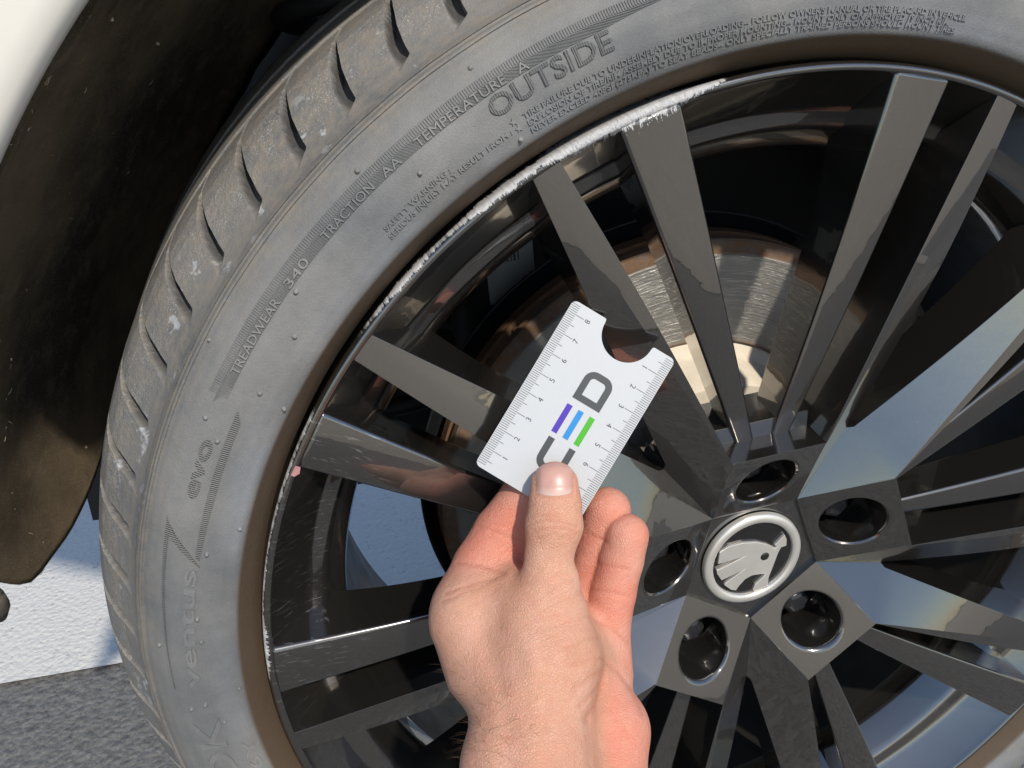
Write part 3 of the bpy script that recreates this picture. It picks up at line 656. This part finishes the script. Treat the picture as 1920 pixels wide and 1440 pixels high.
def print_poly(name, pts, mat, z=PZ):
    n = len(pts); me = bpy.data.meshes.new(name); me.from_pydata([(x * mmu, y * mmu, z) for x, y in pts], [], [tuple(range(n))])
    bm = bmesh.new(); bm.from_mesh(me); bmesh.ops.triangulate(bm, faces=bm.faces); bmesh.ops.recalc_face_normals(bm, faces=bm.faces)
    for f in bm.faces:
        if f.normal.z < 0: f.normal_flip()
    bm.to_mesh(me); bm.free(); return put(name, me, mat, card)
def ticks(name, n0, n1, zero, sgn, edge, inward):
    parts = []
    for i in range(n0, n1 + 1):
        v = zero + sgn * i * 1.0; L = 8.4 if i % 10 == 0 else (6.3 if i % 5 == 0 else 4.3); w = .115
        u0 = edge + inward * .25; u1 = edge + inward * L; a, b = min(u0, u1), max(u0, u1)
        parts.append(([(a * mmu, (v - w) * mmu, PZ), (b * mmu, (v - w) * mmu, PZ), (b * mmu, (v + w) * mmu, PZ), (a * mmu, (v + w) * mmu, PZ)], [(0, 1, 2, 3)]))
    return put(name, mesh(name, *merge(parts), False), MAT['ink'], card)
ticks('ruler_ticks', 3, 84, -.97, 1, 0, 1)
ticks('ruler_ticks', 2, 79, 85.0, -1, CW, -1)
def digit(ch, cu, cv, h, left):
    v, f = text_pts(ch, 0.0); x = v[:, 0] - (v[:, 0].min() + v[:, 0].max()) / 2; y = v[:, 1] - (v[:, 1].min() + v[:, 1].max()) / 2; s = h / .7
    U, Vv = (cu - y * s, cv + x * s) if left else (cu + y * s, cv - x * s)
    me = bpy.data.meshes.new('digit'); me.from_pydata(np.stack([U * mmu, Vv * mmu, np.full(len(U), PZ)], 1).tolist(), [], f); put('digit', me, MAT['ink'], card)
for i in range(1, 9): digit(str(i), 10.2, -.97 + 10 * i, 2.5, True)
for i in range(1, 8): digit(str(i), CW - 10.2, 85.0 - 10 * i, 2.5, False)
T = 3.1
def rnd_corner(cx, cy, r, a0, a1): return arc(cx, cy, r, a0, a1, 8)
u0, u1, v0, v1 = 21.5, 35.2, 47.3, 62.3; r = 5.0
outer = [(u0, v0), (u1, v0)] + arc(u1 - r, v1 - r, r, 0, 90) + arc(u0 + r, v1 - r, r, 90, 180)
inner = [(u0 + T, v0 + T), (u1 - T, v0 + T)] + arc(u1 - r, v1 - r, r - T, 0, 90) + arc(u0 + r, v1 - r, r - T, 90, 180)
n = len(outer); vs = [(x * mmu, y * mmu, PZ) for x, y in outer + inner]
put('letter_d', mesh('letter_d', vs, [(i, (i + 1) % n, n + (i + 1) % n, n + i) for i in range(n)], False), MAT['grey'], card)
v0, v1 = 13.2, 27.6
outer = [(u0, v1)] + arc(u0 + r, v0 + r, r, 180, 270) + arc(u1 - r, v0 + r, r, 270, 360) + [(u1, v1)]
inner = [(u0 + T, v1)] + arc(u0 + r, v0 + r, r - T, 180, 270) + arc(u1 - r, v0 + r, r - T, 270, 360) + [(u1 - T, v1)]
n = len(outer); vs = [(x * mmu, y * mmu, PZ) for x, y in outer + inner]
put('letter_c', mesh('letter_c', vs, [(i, i + 1, n + i + 1, n + i) for i in range(n - 1)], False), MAT['grey'], card)
for uc, mt in ((22.5, 'purple'), (28.2, 'blue'), (33.9, 'green')):
    print_poly('letter_e_bar', [(uc - 1.35, 29.9), (uc + 1.35, 29.9), (uc + 1.35, 44.0), (uc - 1.35, 44.0)], MAT[mt])

# ------------------------------------------------------------------ the hand: a smooth union of tapered limbs, meshed with surface nets (camera-independent metric space)
def P3(x, y, d): return np.array(((x - 960) / FPX * d, (y - 720) / FPX * d, d))    # right, down, away, metres
def Rm(px_, d): return px_ * d / FPX
def limb(pts, flat_=1.0):
    return [(P3(a[0], a[1], a[2]), Rm(a[3], a[2]), flat_) for a in pts]
THUMB = limb([(1040, 910, .3690, 45), (1041, 945, .3675, 49), (1039, 985, .3660, 54), (1029, 1045, .3662, 45), (1030, 1095, .3665, 57), (1020, 1160, .3680, 80)], 1.22)
INDEX = limb([(880, 1130, .3900, 60), (908, 1066, .3935, 60), (944, 1002, .3950, 57), (992, 932, .3945, 52), (1030, 872, .3930, 45)])
MIDDLE = limb([(1085, 1190, .4000, 50), (1104, 1100, .4010, 46), (1124, 1025, .4000, 44), (1139, 957, .3960, 44)])
RING = limb([(1135, 1260, .3930, 52), (1137, 1180, .3925, 44), (1148, 1110, .3915, 44), (1164, 1050, .3900, 42), (1176, 1004, .3880, 41)])
PALM = [limb([(884, 1165, .3830, 80), (925, 1235, .3790, 98)]), limb([(905, 1130, .3850, 62), (960, 1110, .3800, 52)]), limb([(1020, 1160, .3690, 84), (1025, 1235, .3660, 104), (1000, 1330, .3600, 112), (990, 1440, .3500, 127), (995, 1600, .335, 138), (1010, 1800, .315, 152)], 1.1),
        limb([(1060, 1210, .3900, 80), (1090, 1290, .3880, 84), (1132, 1370, .3800, 86), (1128, 1450, .3700, 84), (1085, 1600, .352, 95)]), limb([(960, 1220, .3900, 95), (1080, 1220, .3920, 70)])]
def sd_chain(Q, ch):
    out = None
    for (a, ra, fl), (b, rb, _) in zip(ch[:-1], ch[1:]):
        ab = b - a; p = Q - a.astype(np.float32); t = np.clip((p @ ab.astype(np.float32)) / float(ab @ ab), 0, 1)
        dv = p - t[..., None] * ab.astype(np.float32); dv[..., 2] *= fl
        d = np.sqrt((dv * dv).sum(-1)) - (ra + (rb - ra) * t)
        out = d if out is None else np.minimum(out, d) if False else smin(out, d, .0015)
    return out
def smin(a, b, k):
    h = np.clip(.5 + .5 * (b - a) / k, 0, 1); return b + (a - b) * h - k * h * (1 - h)
def hand_sdf(Q):
    palm = None
    for ch in PALM:
        d = sd_chain(Q, ch); palm = d if palm is None else smin(palm, d, .012)
    th = sd_chain(Q, THUMB); ix = sd_chain(Q, INDEX); mi = sd_chain(Q, MIDDLE); ri = sd_chain(Q, RING)
    palm = smin(palm, ix, .007); fing = np.minimum(mi, ri); d = smin(palm, fing, .004); d = smin(d, th, .0035)
    return d, th, palm, ix, fing
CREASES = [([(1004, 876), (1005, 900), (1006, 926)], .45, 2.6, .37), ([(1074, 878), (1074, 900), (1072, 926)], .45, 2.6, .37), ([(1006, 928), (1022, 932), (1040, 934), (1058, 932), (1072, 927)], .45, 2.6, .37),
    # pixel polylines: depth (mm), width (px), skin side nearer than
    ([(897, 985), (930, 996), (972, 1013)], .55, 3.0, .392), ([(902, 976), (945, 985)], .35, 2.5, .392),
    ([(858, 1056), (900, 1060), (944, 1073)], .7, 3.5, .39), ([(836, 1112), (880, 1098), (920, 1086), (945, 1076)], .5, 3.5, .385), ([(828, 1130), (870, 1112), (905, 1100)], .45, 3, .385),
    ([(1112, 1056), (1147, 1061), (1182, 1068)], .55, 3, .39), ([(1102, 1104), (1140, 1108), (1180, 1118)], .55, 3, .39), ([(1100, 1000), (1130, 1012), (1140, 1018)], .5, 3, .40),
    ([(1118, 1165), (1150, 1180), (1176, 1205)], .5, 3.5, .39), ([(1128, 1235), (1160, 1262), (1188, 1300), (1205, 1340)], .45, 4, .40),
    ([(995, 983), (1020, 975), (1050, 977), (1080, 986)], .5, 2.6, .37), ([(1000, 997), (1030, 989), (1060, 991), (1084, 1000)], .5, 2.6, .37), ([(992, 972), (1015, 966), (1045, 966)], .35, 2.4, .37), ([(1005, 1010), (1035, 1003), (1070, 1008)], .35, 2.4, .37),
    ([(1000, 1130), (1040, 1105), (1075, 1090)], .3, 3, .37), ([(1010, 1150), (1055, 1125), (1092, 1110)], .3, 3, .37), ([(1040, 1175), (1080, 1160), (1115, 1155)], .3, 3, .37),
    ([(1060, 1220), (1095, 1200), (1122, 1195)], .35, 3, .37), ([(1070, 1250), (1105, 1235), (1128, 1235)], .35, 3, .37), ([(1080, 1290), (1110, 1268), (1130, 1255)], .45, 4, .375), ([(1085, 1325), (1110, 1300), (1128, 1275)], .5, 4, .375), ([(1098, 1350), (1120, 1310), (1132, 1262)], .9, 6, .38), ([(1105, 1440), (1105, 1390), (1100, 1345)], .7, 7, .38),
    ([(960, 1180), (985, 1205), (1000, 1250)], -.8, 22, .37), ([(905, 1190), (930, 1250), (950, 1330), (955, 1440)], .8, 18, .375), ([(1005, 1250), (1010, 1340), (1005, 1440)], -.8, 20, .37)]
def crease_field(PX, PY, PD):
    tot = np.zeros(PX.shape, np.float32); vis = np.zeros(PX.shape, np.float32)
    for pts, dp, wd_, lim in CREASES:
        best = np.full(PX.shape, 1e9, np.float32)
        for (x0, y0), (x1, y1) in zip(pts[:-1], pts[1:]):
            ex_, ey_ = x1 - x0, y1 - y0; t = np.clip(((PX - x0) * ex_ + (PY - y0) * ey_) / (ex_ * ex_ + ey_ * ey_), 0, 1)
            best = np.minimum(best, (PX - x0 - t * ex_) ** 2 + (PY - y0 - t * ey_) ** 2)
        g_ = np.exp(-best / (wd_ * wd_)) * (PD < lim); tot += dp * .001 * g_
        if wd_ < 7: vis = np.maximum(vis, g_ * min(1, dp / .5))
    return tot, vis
H_ = .0009
lo = np.array([-.042, .028, .335]); lo = np.array([P3(790, 860, .40)[0] - .006, .026, .300]); hi = np.array([P3(1230, 900, .40)[0] + .006, P3(1000, 1700, .33)[1], .424])
dims = np.ceil((hi - lo) / H_).astype(int) + 1
gx, gy, gz = [lo[i] + H_ * np.arange(dims[i]) for i in range(3)]
Q = np.stack(np.meshgrid(gx, gy, gz, indexing='ij'), -1).astype(np.float32)
D = hand_sdf(Q)[0]
band = np.abs(D) < .004; qb = Q[band]
D[band] += crease_field(qb[:, 0] / qb[:, 2] * FPX + 960, qb[:, 1] / qb[:, 2] * FPX + 720, qb[:, 2])[0]
# surface nets
def surface_nets(D, lo, h):
    neg = D < 0; nx, ny, nz = D.shape
    c = np.zeros((nx - 1, ny - 1, nz - 1), np.int8)
    for dx in (0, 1):
        for dy in (0, 1):
            for dz__ in (0, 1): c += neg[dx:nx - 1 + dx, dy:ny - 1 + dy, dz__:nz - 1 + dz__]
    cells = np.argwhere((c > 0) & (c < 8)); idx = -np.ones(c.shape, np.int64); idx[tuple(cells.T)] = np.arange(len(cells))
    acc = np.zeros((len(cells), 3)); cnt = np.zeros(len(cells))
    cor = [(a, b, e) for a in (0, 1) for b in (0, 1) for e in (0, 1)]
    for i in range(8):
        for j in range(i + 1, 8):
            if sum(abs(p - q) for p, q in zip(cor[i], cor[j])) != 1: continue
            A = D[tuple((cells + cor[i]).T)]; B = D[tuple((cells + cor[j]).T)]; mk = (A < 0) != (B < 0); t = np.where(mk, A / np.where(mk, A - B, 1), 0)
            acc += mk[:, None] * (np.array(cor[i]) + t[:, None] * (np.array(cor[j]) - np.array(cor[i]))); cnt += mk
    V = lo + h * (cells + acc / cnt[:, None]); F = []
    for ax in range(3):
        o1, o2 = [k for k in range(3) if k != ax]; sl0 = [slice(None)] * 3; sl1 = [slice(None)] * 3; sl0[ax] = slice(0, -1); sl1[ax] = slice(1, None)
        ed = np.argwhere(neg[tuple(sl0)] != neg[tuple(sl1)])
        ok = (ed[:, o1] > 0) & (ed[:, o2] > 0) & (ed[:, o1] < D.shape[o1] - 1) & (ed[:, o2] < D.shape[o2] - 1); ed = ed[ok]
        e1 = np.zeros(3, int); e1[o1] = 1; e2 = np.zeros(3, int); e2[o2] = 1
        F.append(np.stack([idx[tuple((ed - e1 - e2).T)], idx[tuple((ed - e2).T)], idx[tuple(ed.T)], idx[tuple((ed - e1).T)]], 1))
    F = np.concatenate(F); return V, F[(F >= 0).all(1)]
HV, HF = surface_nets(D, lo, H_)
_, th, palm_, ix_, fi_ = hand_sdf(HV.astype(np.float32)); HPX, HPY = HV[:, 0] / HV[:, 2] * FPX + 960, HV[:, 1] / HV[:, 2] * FPX + 720
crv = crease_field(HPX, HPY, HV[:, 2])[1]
pink = np.clip(1 - np.minimum(fi_, ix_) / .006, 0, 1)
heel = sd_chain(HV.astype(np.float32), PALM[3]); pink = np.maximum(pink, np.clip(1 - heel / .004, 0, 1) * np.clip((HPX - 1105) / 45, 0, 1))
pink = pink * np.clip(th / .003, 0, 1); pink = np.maximum(pink, .35 * np.exp(-((HPX - 1040) ** 2 / 45 ** 2 + (HPY - 900) ** 2 / 40 ** 2)) * (th < .002))
HWv = CPOS + HV @ ROW                                  # camera metric space -> wheel frame
hand_o = atw(1000, 1700, .33)
me = bpy.data.meshes.new('hand'); me.from_pydata([tuple(W(*p) - hand_o) for p in HWv], [], HF.tolist()); me.update()
bm = bmesh.new(); bm.from_mesh(me); bmesh.ops.recalc_face_normals(bm, faces=bm.faces)
for _ in range(2): bmesh.ops.smooth_vert(bm, verts=bm.verts, factor=.35, use_axis_x=True, use_axis_y=True, use_axis_z=True)
bm.to_mesh(me); bm.free(); me.shade_smooth()
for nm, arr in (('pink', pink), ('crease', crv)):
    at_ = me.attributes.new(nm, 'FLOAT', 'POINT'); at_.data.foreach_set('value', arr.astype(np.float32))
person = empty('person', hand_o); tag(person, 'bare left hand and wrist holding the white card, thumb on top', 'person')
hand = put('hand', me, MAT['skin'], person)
# thumb nail lying on the thumb
bvh = BVHTree.FromPolygons([tuple(v.co) for v in me.vertices], [tuple(p.vertices) for p in me.polygons])
eye = W(*CPOS) - hand_o
def hit(x, y):
    d = Vector(atw(x, y, 1.0)) - W(*CPOS); d.normalize(); h = bvh.ray_cast(eye, d); return h[0], h[1], d
nv = []; nf = []; vvv = []; NU, NV = 18, 20
for j in range(NV + 1):
    v = j / NV; yy = 868 + 62 * v; hw = 33.0
    hw *= math.sqrt(max(.0, 1 - max(0, (.16 - v) / .16) ** 2 * .55)); hw *= math.sqrt(max(0, 1 - max(0, (v - .86) / .14) ** 2 * .35))
    for i in range(NU + 1):
        u = 2 * i / NU - 1; curve = 6 * (u * u) * (1 - v) - 4 * u * u * v
        p, nn_, d = hit(1039 + u * hw, yy + curve)
        if p is None: p, nn_, d = hit(1039 + u * hw * .9, 880)
        edge = min(1, (1 - abs(u)) * 3.2) * min(1, v * 6) * min(1, (1 - v) * 5)
        nv.append(p + nn_ * (.00008 + .0007 * edge)); vvv.append(v)
nf = [(j * (NU + 1) + i, j * (NU + 1) + i + 1, (j + 1) * (NU + 1) + i + 1, (j + 1) * (NU + 1) + i) for j in range(NV) for i in range(NU)]
me = bpy.data.meshes.new('fingernail'); me.from_pydata(nv, [], nf); me.update(); me.shade_smooth()
at_ = me.attributes.new('vv', 'FLOAT', 'POINT'); at_.data.foreach_set('value', np.array(vvv, np.float32))
put('fingernail', me, MAT['nail'], hand)
# fine hairs along the wrist
parts = []
for i in range(85):
    t = rng.random(); y = 1235 + 200 * t; edge = np.interp(y, [1235, 1280, 1317, 1360, 1440], [815, 842, 859, 872, 866]); x = edge + abs(rng.normal(0, 1)) * 16 + 3
    if rng.random() < .35: x = edge + rng.uniform(20, 150); y = rng.uniform(1300, 1435)
    p, nn_, d = hit(x, y)
    if p is None: continue
    dirn = (wdir(ROW.T @ np.array([-.5 + rng.normal(0, .4), -.5 + rng.normal(0, .5), 0.0]))).normalized(); L = rng.uniform(.003, .008)
    if x - edge < 20: d2 = (wdir(ROW.T @ np.array([-1, -.4 + rng.normal(0, .5), -.1]))).normalized()
    else: d2 = dirn
    pts = [p - nn_ * .0003 + (nn_ * .25 + d2) * (L * s) + wdir(ROW.T @ np.array([0, 1.0, 0])) * (L * .35 * s * s) for s in (0, .33, .66, 1)]
    parts.append(tube(pts, [.00004, .000036, .00003, .000015], 4, False))
o = put('arm_hair', mesh('arm_hair', *merge(parts)), MAT['hair'], hand); o['kind'] = 'stuff'
